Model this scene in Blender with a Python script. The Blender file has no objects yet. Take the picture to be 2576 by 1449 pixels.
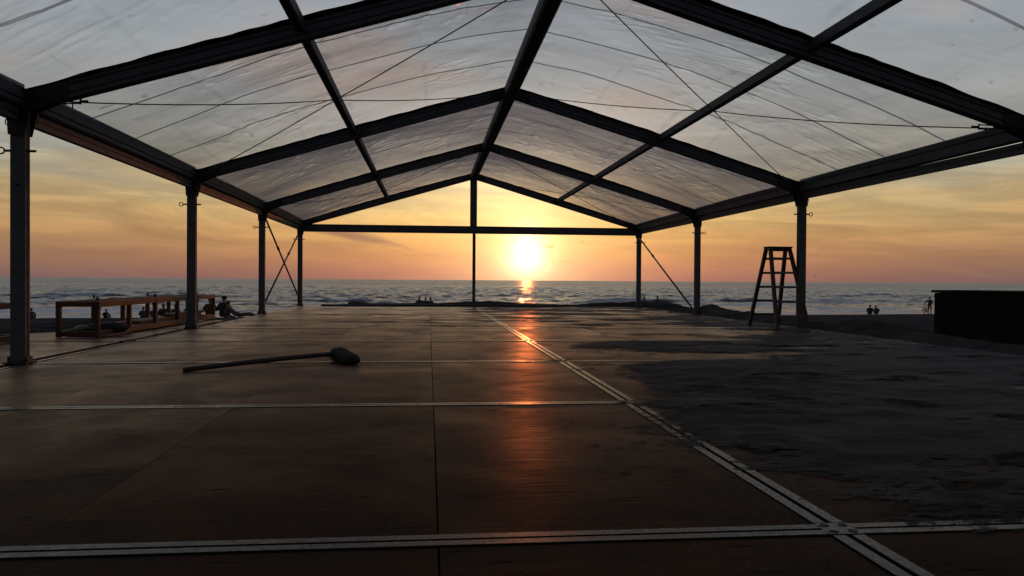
import bpy, bmesh, math, random
import numpy as np
from mathutils import Vector, Matrix

random.seed(7); RNG = np.random.default_rng(11)
sc = bpy.context.scene
COL = sc.collection
R = math.radians

# ------------------------------------------------------------------ camera
CAM = Vector((-1.2425, 0.2251, 0.7523))
F_PX, YAW, PITCH, ROLL = 1984.56, 0.1050, -0.0098, 0.0064
fw = Vector((math.sin(YAW)*math.cos(PITCH), math.cos(YAW)*math.cos(PITCH), math.sin(PITCH)))
rt = Vector((math.cos(YAW), -math.sin(YAW), 0)); up = rt.cross(fw)
r2 = math.cos(ROLL)*rt + math.sin(ROLL)*up
u2 = -math.sin(ROLL)*rt + math.cos(ROLL)*up
cd = bpy.data.cameras.new('camera'); cam = bpy.data.objects.new('camera', cd); COL.objects.link(cam)
cam.matrix_world = Matrix(((r2.x, u2.x, -fw.x, CAM.x), (r2.y, u2.y, -fw.y, CAM.y), (r2.z, u2.z, -fw.z, CAM.z), (0, 0, 0, 1)))
cd.sensor_width = 36; cd.lens = F_PX/2576*36; cd.clip_start = 0.05; cd.clip_end = 60000
sc.camera = cam

# ------------------------------------------------------------------ sky, sun, exposure
SUN_AZ, SUN_EL = math.atan2(0.123, 0.992), R(2.0)
SUN = Vector((math.sin(SUN_AZ)*math.cos(SUN_EL), math.cos(SUN_AZ)*math.cos(SUN_EL), math.sin(SUN_EL)))

def s2l(c):
    return tuple((v/255/12.92 if v/255 <= .04045 else ((v/255+.055)/1.055)**2.4) for v in c)

class NT:
    """tiny helper round a node tree"""
    def __init__(s, tree): s.t = tree; tree.nodes.clear()
    def n(s, typ, **kw):
        nd = s.t.nodes.new(typ)
        for k, v in kw.items():
            if k.startswith('i_'):
                key = k[2:]
                key = int(key) if key.isdigit() else key.replace('_', ' ')
                s.set(nd.inputs[key], v)
            else: setattr(nd, k, v)
        return nd
    def set(s, inp, v):
        if isinstance(v, bpy.types.NodeSocket): s.t.links.new(v, inp)
        elif isinstance(v, bpy.types.Node): s.t.links.new(v.outputs[0], inp)
        else:
            if isinstance(v, tuple) and len(v) == 3 and inp.type == 'RGBA': v = (*v, 1)
            inp.default_value = v
    def m(s, op, a, b=None, c=None, clamp=False):
        nd = s.t.nodes.new('ShaderNodeMath'); nd.operation = op; nd.use_clamp = clamp
        s.set(nd.inputs[0], a)
        if b is not None: s.set(nd.inputs[1], b)
        if c is not None: s.set(nd.inputs[2], c)
        return nd.outputs[0]
    def vm(s, op, a, b=None):
        nd = s.t.nodes.new('ShaderNodeVectorMath'); nd.operation = op
        s.set(nd.inputs[0], a)
        if b is not None: s.set(nd.inputs[1], b)
        return nd.outputs['Value'] if op in ('DOT_PRODUCT', 'LENGTH') else nd.outputs[0]
    def xyz(s, x, y, z):
        nd = s.t.nodes.new('ShaderNodeCombineXYZ')
        for i, v in enumerate((x, y, z)): s.set(nd.inputs[i], v)
        return nd.outputs[0]
    def mix(s, f, a, b, blend='MIX'):
        nd = s.t.nodes.new('ShaderNodeMix'); nd.data_type = 'RGBA'; nd.blend_type = blend
        s.set(nd.inputs[0], f); s.set(nd.inputs[6], a); s.set(nd.inputs[7], b)
        return nd.outputs[2]
    def ramp(s, f, stops, interp='LINEAR'):
        nd = s.t.nodes.new('ShaderNodeValToRGB'); cr = nd.color_ramp; cr.interpolation = interp
        while len(cr.elements) > 1: cr.elements.remove(cr.elements[-1])
        for i, (p, c) in enumerate(stops):
            e = cr.elements[0] if i == 0 else cr.elements.new(p)
            e.position = p; e.color = (*c, 1) if len(c) == 3 else c
        s.set(nd.inputs[0], f)
        return nd.outputs[0]
    def noise(s, vec, scale, detail=3, rough=.5, dist=0.0):
        nd = s.t.nodes.new('ShaderNodeTexNoise'); s.set(nd.inputs['Vector'], vec)
        nd.inputs['Scale'].default_value = scale; nd.inputs['Detail'].default_value = detail
        nd.inputs['Roughness'].default_value = rough; nd.inputs['Distortion'].default_value = dist
        return nd.outputs[0]
    def rng(s, v, a, b, c, d):
        nd = s.t.nodes.new('ShaderNodeMapRange'); s.set(nd.inputs[0], v)
        for i, q in enumerate((a, b, c, d)): nd.inputs[i+1].default_value = q
        return nd.outputs[0]

world = bpy.data.worlds.new('World'); sc.world = world; world.use_nodes = True
W = NT(world.node_tree)
geo = W.n('ShaderNodeTexCoord').outputs['Generated']
dirn = W.vm('NORMALIZE', geo)
sep = W.n('ShaderNodeSeparateXYZ', i_0=dirn)
dx, dy, dz = sep.outputs
az = W.m('ARCTAN2', dx, dy)                       # 0 towards the sea, + to the right
el = W.m('MAXIMUM', W.m('ARCSINE', dz), 0.0)
daz = W.m('SUBTRACT', az, SUN_AZ)
cosang = W.vm('DOT_PRODUCT', dirn, tuple(SUN))
ang = W.m('ARCCOSINE', W.m('MINIMUM', cosang, 0.999999))
# streaky high cloud: noise stretched along the horizon
cv = W.xyz(W.m('MULTIPLY', az, 2.2), W.m('MULTIPLY', el, 14.0), W.m('MULTIPLY', az, 0.35))
n1 = W.noise(cv, 1.6, 3, .55, .6)
cv2 = W.xyz(W.m('MULTIPLY', az, 5.0), W.m('MULTIPLY', W.m('ADD', el, W.m('MULTIPLY', az, .05)), 34.0), 3.3)
n2 = W.noise(cv2, 1.3, 4, .6, .9)
# cloud fields in the upper sky (rounder)
cv3 = W.xyz(W.m('MULTIPLY', az, 3.2), W.m('MULTIPLY', el, 6.5), 7.7)
n3 = W.noise(cv3, 1.5, 3, .5, .3)
eld = W.m('ADD', el, W.m('MULTIPLY', W.m('SUBTRACT', n1, .5), W.m('MULTIPLY', W.m('MINIMUM', el, .12), .55)))
ef = W.m('DIVIDE', eld, 0.6)
def P(e): return e/0.6
far = W.ramp(ef, [(0, s2l((124, 101, 98))), (P(.012), s2l((140, 109, 97))), (P(.03), s2l((163, 124, 98))), (P(.055), s2l((191, 149, 106))),
                  (P(.08), s2l((196, 163, 116))), (P(.105), s2l((188, 166, 128))), (P(.14), s2l((174, 171, 154))), (P(.2), s2l((186, 189, 185))),
                  (P(.3), s2l((178, 189, 197))), (P(.42), s2l((150, 163, 178))), (1, s2l((88, 104, 126)))])
near = W.ramp(ef, [(0, s2l((192, 106, 86))), (P(.012), s2l((207, 119, 88))), (P(.03), s2l((230, 147, 84))), (P(.055), s2l((242, 181, 94))),
                   (P(.08), s2l((248, 208, 126))), (P(.11), s2l((246, 221, 160))), (P(.15), s2l((224, 214, 190))), (P(.2), s2l((224, 222, 214))),
                   (P(.3), s2l((200, 208, 213))), (P(.42), s2l((152, 164, 178))), (1, s2l((88, 104, 126)))])
wn = W.m('POWER', 2.71828, W.m('MULTIPLY', W.m('POWER', W.m('DIVIDE', ang, 0.27), 1.35), -1.0))
sky = W.mix(wn, far, near)
# greyer, slightly darker streaks and paler gaps
st = W.rng(n2, .38, .68, 0.0, 1.0)
hi = W.rng(el, .12, .22, 1.0, .22)
stm = W.m('MULTIPLY', W.m('MULTIPLY', st, W.rng(el, .012, .06, .22, .78)), hi)
sky = W.mix(stm, sky, W.mix(1.0, sky, (.60, .60, .64), 'MULTIPLY'))
lt = W.m('MULTIPLY', W.rng(n2, .34, .50, 1.0, 0.0), W.m('MULTIPLY', W.rng(el, .02, .08, .1, .5), hi))
sky = W.mix(lt, sky, W.mix(1.0, sky, (1.22, 1.17, 1.08), 'MULTIPLY'))
br = W.m('ADD', 1.0, W.m('MULTIPLY', W.m('SUBTRACT', n3, .5), W.rng(el, .10, .25, .05, .55)))
sky = W.mix(1.0, sky, W.xyz(br, br, br), 'MULTIPLY')
pinkc = W.rng(n3, .50, .70, 0.0, .75)
sky = W.mix(W.m('MULTIPLY', pinkc, W.rng(el, .14, .24, 0, 1)), sky, s2l((206, 180, 164)))
# one long wedge of grey-mauve cloud left of the sun, a few wisps right of it
def wedge(a0, a1, e0, e1, th, soft):
    u = W.rng(az, a0, a1, 0.0, 1.0)
    cen = W.m('ADD', e0, W.m('MULTIPLY', W.m('POWER', u, 1.6), e1-e0))
    d = W.m('ABSOLUTE', W.m('SUBTRACT', W.m('ADD', el, W.m('MULTIPLY', W.m('SUBTRACT', n2, .5), .012)), cen))
    thick = W.m('MULTIPLY', W.m('MULTIPLY', W.m('SINE', W.m('MULTIPLY', W.m('POWER', u, .8), math.pi)), th), 1.0)
    return W.m('MULTIPLY', W.m('DIVIDE', W.m('SUBTRACT', thick, d), soft, clamp=True), W.m('MULTIPLY', W.m('GREATER_THAN', u, .001), W.m('LESS_THAN', u, .999)))
wd = wedge(-.155, -.008, .060, .033, .0085, .007)
sky = W.mix(W.m('MULTIPLY', wd, .95), sky, s2l((148, 104, 86)))
# glow of the low sun in thin haze
def ex(x): return W.m('POWER', 2.71828, W.m('MULTIPLY', x, -1.0))
el2 = W.m('SUBTRACT', el, SUN_EL)
ang_e = W.m('SQRT', W.m('ADD', W.m('POWER', daz, 2.0), W.m('POWER', W.m('MULTIPLY', el2, .86), 2.0)))
core = W.m('MULTIPLY', ex(W.m('POWER', W.m('DIVIDE', ang_e, W.m('ADD', .0175, W.m('MULTIPLY', W.m('SUBTRACT', n2, .5), .012))), 1.45)), 2.2)
mid = W.m('MULTIPLY', ex(W.m('DIVIDE', ang, .046)), 1.35)
wide = W.m('MULTIPLY', ex(W.m('DIVIDE', ang, .14)), .30)
glow = W.mix(1.0, W.xyz(core, core, core), (1.0, .88, .55), 'MULTIPLY')
g2 = W.mix(1.0, W.xyz(mid, mid, mid), (1.0, .74, .34), 'MULTIPLY')
g3 = W.mix(1.0, W.xyz(wide, wide, wide), (1.0, .74, .46), 'MULTIPLY')
# small dark wisps beside the sun
wv = W.noise(W.xyz(W.m('MULTIPLY', az, 34.0), W.m('MULTIPLY', el, 95.0), 1.7), 1.0, 2, .6, .5)
wm = W.m('MULTIPLY', W.rng(wv, .56, .66, 0, 1), ex(W.m('POWER', W.m('DIVIDE', W.m('SUBTRACT', daz, .042), .030), 2.0)))
wm = W.m('MULTIPLY', wm, ex(W.m('POWER', W.m('DIVIDE', W.m('SUBTRACT', el, .042), .022), 2.0)))
tot = W.mix(1.0, W.mix(1.0, W.mix(1.0, sky, glow, 'ADD'), g2, 'ADD'), g3, 'ADD')
tot = W.mix(W.m('MULTIPLY', wm, .55), tot, s2l((222, 150, 84)))
# the sky dims away from the sun
dim = W.rng(cosang, -.7, .75, .30, 1.0)
tot = W.mix(1.0, tot, W.xyz(dim, dim, dim), 'MULTIPLY')
nish = W.n('ShaderNodeTexSky', sky_type='NISHITA', sun_disc=False, sun_elevation=SUN_EL, sun_rotation=SUN_AZ, altitude=0, air_density=1.0, dust_density=2.0, ozone_density=1.0)
bg1 = W.n('ShaderNodeBackground', i_Color=nish.outputs[0], i_Strength=0.006)
bg2 = W.n('ShaderNodeBackground', i_Color=tot, i_Strength=0.90)
add = W.n('ShaderNodeAddShader', i_0=bg1.outputs[0], i_1=bg2.outputs[0])
W.n('ShaderNodeOutputWorld', i_Surface=add.outputs[0])

ld = bpy.data.lights.new('sun', 'SUN'); sun = bpy.data.objects.new('sun', ld); COL.objects.link(sun)
ld.energy = 0.16; ld.angle = R(0.6); ld.color = (1.0, .22, .05)
sun.rotation_euler = (-SUN).to_track_quat('-Z', 'Y').to_euler(); sun.location = (10, 80, 6)
vs = sc.view_settings; vs.view_transform = 'Standard'; vs.look = 'None'; vs.exposure = 0; vs.gamma = 1
sc.cycles.use_denoising = True; sc.cycles.max_bounces = 8; sc.cycles.transparent_max_bounces = 16
sc.cycles.sample_clamp_indirect = 4.0; world.cycles.sampling_method = 'MANUAL'; world.cycles.sample_map_resolution = 512; sc.cycles.caustics_reflective = False

# ------------------------------------------------------------------ helpers
def tag(o, label=None, cat=None, group=None, kind=None):
    if label: o['label'] = label
    if cat: o['category'] = cat
    if group: o['group'] = group
    if kind: o['kind'] = kind
    return o
def empty(name, loc=(0, 0, 0), rz=0.0):
    o = bpy.data.objects.new(name, None); COL.objects.link(o); o.location = loc; o.rotation_euler = (0, 0, rz)
    o.empty_display_size = .1
    return o
def link(name, mesh, parent=None, loc=None, rot=None):
    o = bpy.data.objects.new(name, mesh); COL.objects.link(o)
    if parent: o.parent = parent
    if loc is not None: o.location = loc
    if rot is not None: o.rotation_euler = rot
    return o
class MB:
    """collects simple solids, builds ONE mesh"""
    def __init__(s): s.v = []; s.f = []; s.mi = []; s.cur = 0; s.sm = []
    def add(s, vs_, fs, smooth=False):
        b = len(s.v); s.v += [tuple(q) for q in vs_]
        for f in fs: s.f.append(tuple(b+i for i in f)); s.mi.append(s.cur); s.sm.append(smooth)
        return s
    def box(s, lo, hi, M=None):
        x0, y0, z0 = lo; x1, y1, z1 = hi
        vs_ = [Vector(q) for q in ((x0,y0,z0),(x1,y0,z0),(x1,y1,z0),(x0,y1,z0),(x0,y0,z1),(x1,y0,z1),(x1,y1,z1),(x0,y1,z1))]
        if M is not None: vs_ = [M @ q for q in vs_]
        return s.add(vs_, [(3,2,1,0),(4,5,6,7),(0,1,5,4),(1,2,6,5),(2,3,7,6),(3,0,4,7)])
    def ext(s, sec, p0, p1, upv=(0, 0, 1)):
        """extrude a 2-D section (list of (side, up)) from p0 to p1"""
        p0, p1 = Vector(p0), Vector(p1); d = (p1-p0).normalized(); upv = Vector(upv)
        sx = d.cross(upv).normalized(); uz = sx.cross(d).normalized()
        n = len(sec)
        vs_ = [p0+sx*a+uz*b for a, b in sec]+[p1+sx*a+uz*b for a, b in sec]
        fs = [(i, (i+1) % n, n+(i+1) % n, n+i) for i in range(n)]
        fs += [tuple(range(n-1, -1, -1)), tuple(range(n, 2*n))]
        return s.add(vs_, fs)
    def bar(s, p0, p1, w, h, upv=(0, 0, 1)):
        return s.ext([(-w/2,-h/2),(w/2,-h/2),(w/2,h/2),(-w/2,h/2)], p0, p1, upv)
    def tube(s, pts, r, n=8, caps=True, closed=False):
        pts = [Vector(q) for q in pts]; rings = []; vs_ = []; m = len(pts)
        rr = r if isinstance(r, (list, tuple)) else [r]*m
        prev = None
        for i, q in enumerate(pts):
            if closed: d = pts[(i+1) % m]-pts[i-1]
            else: d = pts[min(i+1, m-1)]-pts[max(i-1, 0)]
            d.normalize()
            if prev is None:
                a = d.cross(Vector((0, 0, 1)))
                if a.length < .05: a = d.cross(Vector((1, 0, 0)))
            else: a = prev-d*prev.dot(d)
            a.normalize(); prev = a; b = d.cross(a)
            for k in range(n):
                t = 2*math.pi*k/n; vs_.append(q+a*(math.cos(t)*rr[i])+b*(math.sin(t)*rr[i]))
        fs = []
        for i in range(m if closed else m-1):
            j = (i+1) % m
            for k in range(n): fs.append((i*n+k, i*n+(k+1) % n, j*n+(k+1) % n, j*n+k))
        s.add(vs_, fs, True)
        if caps and not closed:
            b0 = len(s.v)-len(vs_)
            s.f.append(tuple(b0+k for k in range(n-1, -1, -1))); s.mi.append(s.cur); s.sm.append(False)
            s.f.append(tuple(b0+(m-1)*n+k for k in range(n))); s.mi.append(s.cur); s.sm.append(False)
        return s
    def ring(s, c, nrm, rad, r, seg=16, n=6):
        c, nrm = Vector(c), Vector(nrm).normalized(); a = nrm.cross(Vector((.3, .5, .81))).normalized(); b = nrm.cross(a)
        return s.tube([c+a*(math.cos(2*math.pi*k/seg)*rad)+b*(math.sin(2*math.pi*k/seg)*rad) for k in range(seg)], r, n, closed=True)
    def mesh(s, name, mats, bevel=0.0):
        me = bpy.data.meshes.new(name); me.from_pydata(s.v, [], s.f)
        for m_ in (mats if isinstance(mats, (list, tuple)) else [mats]): me.materials.append(m_)
        me.polygons.foreach_set('material_index', s.mi); me.polygons.foreach_set('use_smooth', s.sm)
        bm = bmesh.new(); bm.from_mesh(me)
        bmesh.ops.recalc_face_normals(bm, faces=bm.faces)
        if bevel: 
            es = [e for e in bm.edges if len(e.link_faces) == 2 and e.calc_face_angle(0) > .6]
            bmesh.ops.bevel(bm, geom=es, offset=bevel, segments=1, affect='EDGES', profile=.5)
        bm.to_mesh(me); bm.free(); me.update()
        return me
    def build(s, name, mats, parent=None, bevel=0.0): return link(name, s.mesh(name, mats, bevel), parent)

def grid_mesh(name, X, Y, Z, mat, smooth=True, attrs=None):
    """X, Y, Z are (rows, cols) arrays"""
    r, c = X.shape
    co = np.stack([X, Y, Z], -1).reshape(-1, 3).astype(np.float32)
    idx = np.arange(r*c).reshape(r, c)
    q = np.stack([idx[:-1, :-1], idx[:-1, 1:], idx[1:, 1:], idx[1:, :-1]], -1).reshape(-1, 4).astype(np.int32)
    me = bpy.data.meshes.new(name); me.vertices.add(len(co)); me.vertices.foreach_set('co', co.ravel())
    me.loops.add(q.size); me.loops.foreach_set('vertex_index', q.ravel())
    me.polygons.add(len(q)); me.polygons.foreach_set('loop_start', np.arange(0, q.size, 4, dtype=np.int32))
    me.polygons.foreach_set('use_smooth', np.full(len(q), smooth))
    me.update(calc_edges=True); me.validate()
    me.materials.append(mat)
    for k, a in (attrs or {}).items():
        at = me.attributes.new(k, 'FLOAT', 'POINT'); at.data.foreach_set('value', a.ravel().astype(np.float32))
    return me

_perm = RNG.random((256, 256))
def vnoise(x, y):
    xi = np.floor(x).astype(int); yi = np.floor(y).astype(int); fx = x-xi; fy = y-yi
    fx = fx*fx*(3-2*fx); fy = fy*fy*(3-2*fy)
    g = lambda a, b: _perm[a & 255, b & 255]
    return (g(xi, yi)*(1-fx)+g(xi+1, yi)*fx)*(1-fy)+(g(xi, yi+1)*(1-fx)+g(xi+1, yi+1)*fx)*fy
def fbm(x, y, o=4, g=.5):
    s = np.zeros(np.broadcast(x, y).shape); a = 1.0; t = 0
    for i in range(o):
        s = s+a*vnoise(x*2**i+17.3*i, y*2**i+9.1*i); t += a; a *= g
    return s/t
def sstep(a, b, x):
    t = np.clip((x-a)/(b-a), 0, 1); return t*t*(3-2*t)

# ------------------------------------------------------------------ materials
MATS = {}
def mat(name):
    m_ = bpy.data.materials.new(name); m_.use_nodes = True; MATS[name] = m_
    return m_, NT(m_.node_tree)
def principled(t, **kw):
    b = t.n('ShaderNodeBsdfPrincipled')
    for k, v in kw.items(): t.set(b.inputs[k.replace('_', ' ')], v)
    t.n('ShaderNodeOutputMaterial', i_Surface=b.outputs[0])
    return b
def bump(t, h, strength=.3, dist=.01):
    return t.n('ShaderNodeBump', i_Height=h, i_Strength=strength, i_Distance=dist).outputs[0]
def objco(t): return t.n('ShaderNodeTexCoord').outputs['Object']
def world_pos(t): return t.n('ShaderNodeNewGeometry').outputs['Position']
def rnd(t): return t.n('ShaderNodeObjectInfo').outputs['Random']
def stretch(t, v, s): return t.vm('MULTIPLY', v, s)

# dark film-faced plywood of the floor
def m_ply():
    m_, t = mat('film_faced_plywood'); g = t.n('ShaderNodeNewGeometry'); p = g.outputs['Position']; r = rnd(t)
    po = t.vm('ADD', p, t.xyz(t.m('MULTIPLY', r, 31.0), t.m('MULTIPLY', r, 57.0), 0.0))
    grain = t.noise(stretch(t, po, (1.3, 16, 1)), 2.0, 5, .62, .4)
    blot = t.noise(po, 1.3, 5, .65, .6)
    scr = t.noise(stretch(t, po, (3, 34, 1)), 1.5, 3, .65, .3)
    speck = t.noise(po, 55, 2, .6)
    base = t.mix(grain, (.028, .0125, .0075), (.064, .033, .020))
    base = t.mix(t.rng(blot, .44, .70, 0, .75), base, (.026, .022, .020))
    base = t.mix(t.m('MULTIPLY', t.rng(speck, .60, .70, 0, .8), t.rng(blot, .40, .62, .25, 1)), base, (.085, .078, .072))
    base = t.mix(t.rng(scr, .62, .70, 0, .85), base, (.006, .005, .0045))
    v = t.rng(r, 0, 1, .62, 1.10)
    base = t.mix(1.0, base, t.xyz(v, v, v), 'MULTIPLY')
    ro = t.m('ADD', t.rng(blot, .3, .75, .34, .50), t.m('MULTIPLY', t.m('SUBTRACT', grain, .5), .22))
    h = t.m('ADD', t.m('MULTIPLY', grain, .9), t.m('ADD', t.m('MULTIPLY', speck, .22), t.m('MULTIPLY', scr, .5)))
    nrm = bump(t, h, .45, .004)
    cosv = t.m('ABSOLUTE', t.vm('DOT_PRODUCT', g.outputs['Normal'], g.outputs['Incoming']))
    # worn, dusty film: weaker mirror than clean lacquer
    gl = t.m('ADD', .012, t.m('MULTIPLY', .85, t.m('POWER', t.m('SUBTRACT', 1.0, cosv, clamp=True), 11.0)))
    gl = t.m('MULTIPLY', gl, t.m('MULTIPLY', t.rng(blot, .35, .7, 1.15, .55), t.rng(scr, .60, .70, 1, .25)))
    d = t.n('ShaderNodeBsdfDiffuse', i_Color=base, i_Normal=nrm)
    q = t.n('ShaderNodeBsdfGlossy', i_Color=(1.0, .78, .58), i_Roughness=ro, i_Normal=nrm)
    mx = t.n('ShaderNodeMixShader', i_0=gl, i_1=d.outputs[0], i_2=q.outputs[0])
    t.n('ShaderNodeOutputMaterial', i_Surface=mx.outputs[0])
m_ply()
def m_alu(name, c, metal, rough, dirt=.5, spec=.5):
    m_, t = mat(name); p = world_pos(t)
    n = t.noise(p, 6, 5, .6, .3); n_ = t.noise(p, 45, 3, .6)
    cc = tuple(v*.45 for v in c)
    base = t.mix(t.rng(t.m('ADD', t.m('MULTIPLY', n, .7), t.m('MULTIPLY', n_, .3)), .4, .68, 0, dirt), c, cc)
    principled(t, Base_Color=base, Metallic=metal, Roughness=t.rng(n_, .3, .7, rough-.08, rough+.12), Normal=bump(t, n_, .12, .003), **{'Specular IOR Level': spec})
m_alu('aluminium_frame', (.095, .108, .126), .2, .60)
m_alu('aluminium_strip', (.022, .022, .022), .25, .28, .95, .22)
m_alu('dark_steel', (.035, .034, .034), .4, .55)
m_alu('steel_wire', (.10, .10, .10), .8, .4)
def m_simple(name, c, rough=.7, var=.35, scale=8, bmp=.3, metal=0.0, st=(1, 1, 1)):
    m_, t = mat(name); p = stretch(t, objco(t), st)
    n = t.noise(p, scale, 5, .6, .3)
    a = tuple(v*(1-var) for v in c); b = tuple(min(1, v*(1+var)) for v in c)
    r = t.rng(rnd(t), 0, 1, .85, 1.15)
    col = t.mix(1.0, t.mix(n, a, b), t.xyz(r, r, r), 'MULTIPLY')
    principled(t, Base_Color=col, Roughness=rough, Metallic=metal, Normal=bump(t, n, bmp, .006))
m_simple('roof_hem', (.018, .018, .019), .75)
m_simple('black_rubber', (.012, .012, .012), .8)
m_simple('deck_dark', (.012, .010, .009), .9)
m_simple('pine_timber', (.17, .080, .034), .62, .3, 5, .35, st=(6, 1, 6))
m_simple('stillage_wood', (.085, .032, .013), .6, .35, 5, .35, st=(5, 1.2, 5))
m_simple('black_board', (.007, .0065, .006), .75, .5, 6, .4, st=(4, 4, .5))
m_simple('ladder_wood', (.034, .019, .013), .6, .4, 7, .35, st=(4, 4, .6))
m_simple('ladder_rung_lit', (.10, .090, .088), .5, .3, 9, .25)  # paler tone that paints light onto the front rungs
m_simple('broom_bristle', (.020, .015, .014), .95, .6, 60, 1.0, st=(1, 1, 4))
m_simple('broom_wood', (.034, .020, .014), .6, .4, 12, .3)
m_simple('plastic_bag', (.010, .010, .011), .6, .4, 9, .6)
m_simple('skin', (.33, .20, .14), .6, .1)
m_simple('hair_dark', (.02, .015, .012), .7)
for i, c in enumerate([(.05, .05, .06), (.03, .04, .07), (.11, .035, .03), (.07, .06, .05), (.02, .02, .022), (.05, .07, .08)]):
    m_simple('cloth_%s' % 'abcdef'[i], c, .85, .2, 20, .3)
def m_sand(name, c, bs=.6, wet=False):
    m_, t = mat(name); p = world_pos(t)
    n = t.noise(p, 1.1, 5, .6, .4); n_ = t.noise(p, 26, 4, .65); g = t.noise(p, 220, 2, .5)
    n0 = t.noise(stretch(t, p, (.8, 2.2, 1)), .9, 4, .6, .5)
    base = t.mix(n, tuple(v*.62 for v in c), tuple(v*1.35 for v in c))
    base = t.mix(t.rng(n0, .48, .66, 0, .8), base, (c[0]*.55, c[1]*.52, c[2]*.55))
    base = t.mix(t.rng(n0, .44, .30, 0, .7), base, (c[0]*1.6, c[1]*1.4, c[2]*1.2))
    base = t.mix(t.rng(g, .4, .7, 0, .35), base, tuple(v*.5 for v in c))
    ro = .93
    if wet:
        at = t.n('ShaderNodeAttribute', attribute_name='wet').outputs['Fac']
        base = t.mix(at, base, tuple(v*.42 for v in c)); ro = t.rng(at, 0, 1, .93, .12)
    h = t.m('ADD', t.m('MULTIPLY', n_, 1.0), t.m('MULTIPLY', g, .15))
    st = t.rng(at, 0, 1, bs, .04) if wet else bs
    b = t.n('ShaderNodeBump', i_Height=h, i_Distance=.03); t.set(b.inputs['Strength'], st)
    d = t.n('ShaderNodeBsdfDiffuse', i_Color=base, i_Roughness=1.0, i_Normal=b.outputs[0])
    if wet:
        pw = t.n('ShaderNodeBsdfPrincipled', i_Base_Color=base, i_Roughness=ro, i_Normal=b.outputs[0])
        d = t.n('ShaderNodeMixShader', i_0=at, i_1=d.outputs[0], i_2=pw.outputs[0])
    t.n('ShaderNodeOutputMaterial', i_Surface=d.outputs[0])
m_sand('beach_sand', (.105, .098, .098), .8, True)
# clear roof film: see-through, hazed by dirt, mirror-like at grazing angles
def m_film(name, tau, k0, k1, tint, tc):
    m_, t = mat(name); g = t.n('ShaderNodeNewGeometry')
    dirt = t.n('ShaderNodeAttribute', attribute_name='dirt').outputs['Fac']
    cosv = t.m('MAXIMUM', t.m('ABSOLUTE', t.vm('DOT_PRODUCT', g.outputs['Normal'], g.outputs['Incoming'])), .03)
    sch = t.m('ADD', .05, t.m('MULTIPLY', .95, t.m('POWER', t.m('SUBTRACT', 1.0, cosv, clamp=True), 5.0)))
    fres = t.m('MINIMUM', t.m('MULTIPLY', sch, 1.0), .7)
    # slab of slightly cloudy plastic: the longer the way through it, the more light it scatters
    opt = t.m('DIVIDE', t.m('MULTIPLY', tau, t.rng(dirt, 0, 1, k0, k1)), cosv)
    haze = t.m('SUBTRACT', 1.0, t.m('POWER', 2.71828, t.m('MULTIPLY', opt, -1.0)), clamp=True)
    tr = t.n('ShaderNodeBsdfTransparent', i_Color=tint)
    df = t.n('ShaderNodeBsdfTranslucent', i_Color=tc)
    d2 = t.n('ShaderNodeBsdfDiffuse', i_Color=(.20, .19, .18))
    dd = t.n('ShaderNodeMixShader', i_0=.12, i_1=df.outputs[0], i_2=d2.outputs[0])
    b = t.n('ShaderNodeMixShader', i_0=haze, i_1=tr.outputs[0], i_2=dd.outputs[0])
    gl = t.n('ShaderNodeBsdfGlossy', i_Color=(.9, .9, .9), i_Roughness=.2)
    f = t.n('ShaderNodeMixShader', i_0=fres, i_1=b.outputs[0], i_2=gl.outputs[0])
    t.n('ShaderNodeOutputMaterial', i_Surface=f.outputs[0])
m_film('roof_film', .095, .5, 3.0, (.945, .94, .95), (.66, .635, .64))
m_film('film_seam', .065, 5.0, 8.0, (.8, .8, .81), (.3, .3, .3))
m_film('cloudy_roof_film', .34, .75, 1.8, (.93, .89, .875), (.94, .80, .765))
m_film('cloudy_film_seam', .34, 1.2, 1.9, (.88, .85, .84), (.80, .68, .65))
# sea water with foam
def m_sea():
    m_, t = mat('sea_water'); p = world_pos(t)
    foam = t.n('ShaderNodeAttribute', attribute_name='foam').outputs['Fac']
    fine = t.noise(stretch(t, p, (.55, 1.0, 1.0)), 1.3, 5, .6, .4)
    fine2 = t.noise(stretch(t, p, (.4, 1.0, 1.0)), .22, 4, .55, .3)
    h = t.m('ADD', t.m('MULTIPLY', fine, .35), t.m('MULTIPLY', fine2, 1.3))
    nrm = bump(t, h, 1.0, 1.1)
    fn = t.noise(stretch(t, p, (.5, 1.2, 1)), 2.4, 5, .7)
    fm = t.m('MULTIPLY', foam, t.rng(fn, .28, .52, .2, 1), clamp=True)
    w = t.n('ShaderNodeBsdfPrincipled', i_Base_Color=(.050, .078, .112), i_Roughness=t.rng(t.n('ShaderNodeSeparateXYZ', i_0=p).outputs[1], 90, 600, .10, .30), i_IOR=1.33, i_Normal=nrm)
    f = t.n('ShaderNodeBsdfPrincipled', i_Base_Color=(.78, .81, .88), i_Roughness=.8)
    mx = t.n('ShaderNodeMixShader', i_0=fm, i_1=w.outputs[0], i_2=f.outputs[0])
    t.n('ShaderNodeOutputMaterial', i_Surface=mx.outputs[0])
m_sea()
M = MATS

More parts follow.
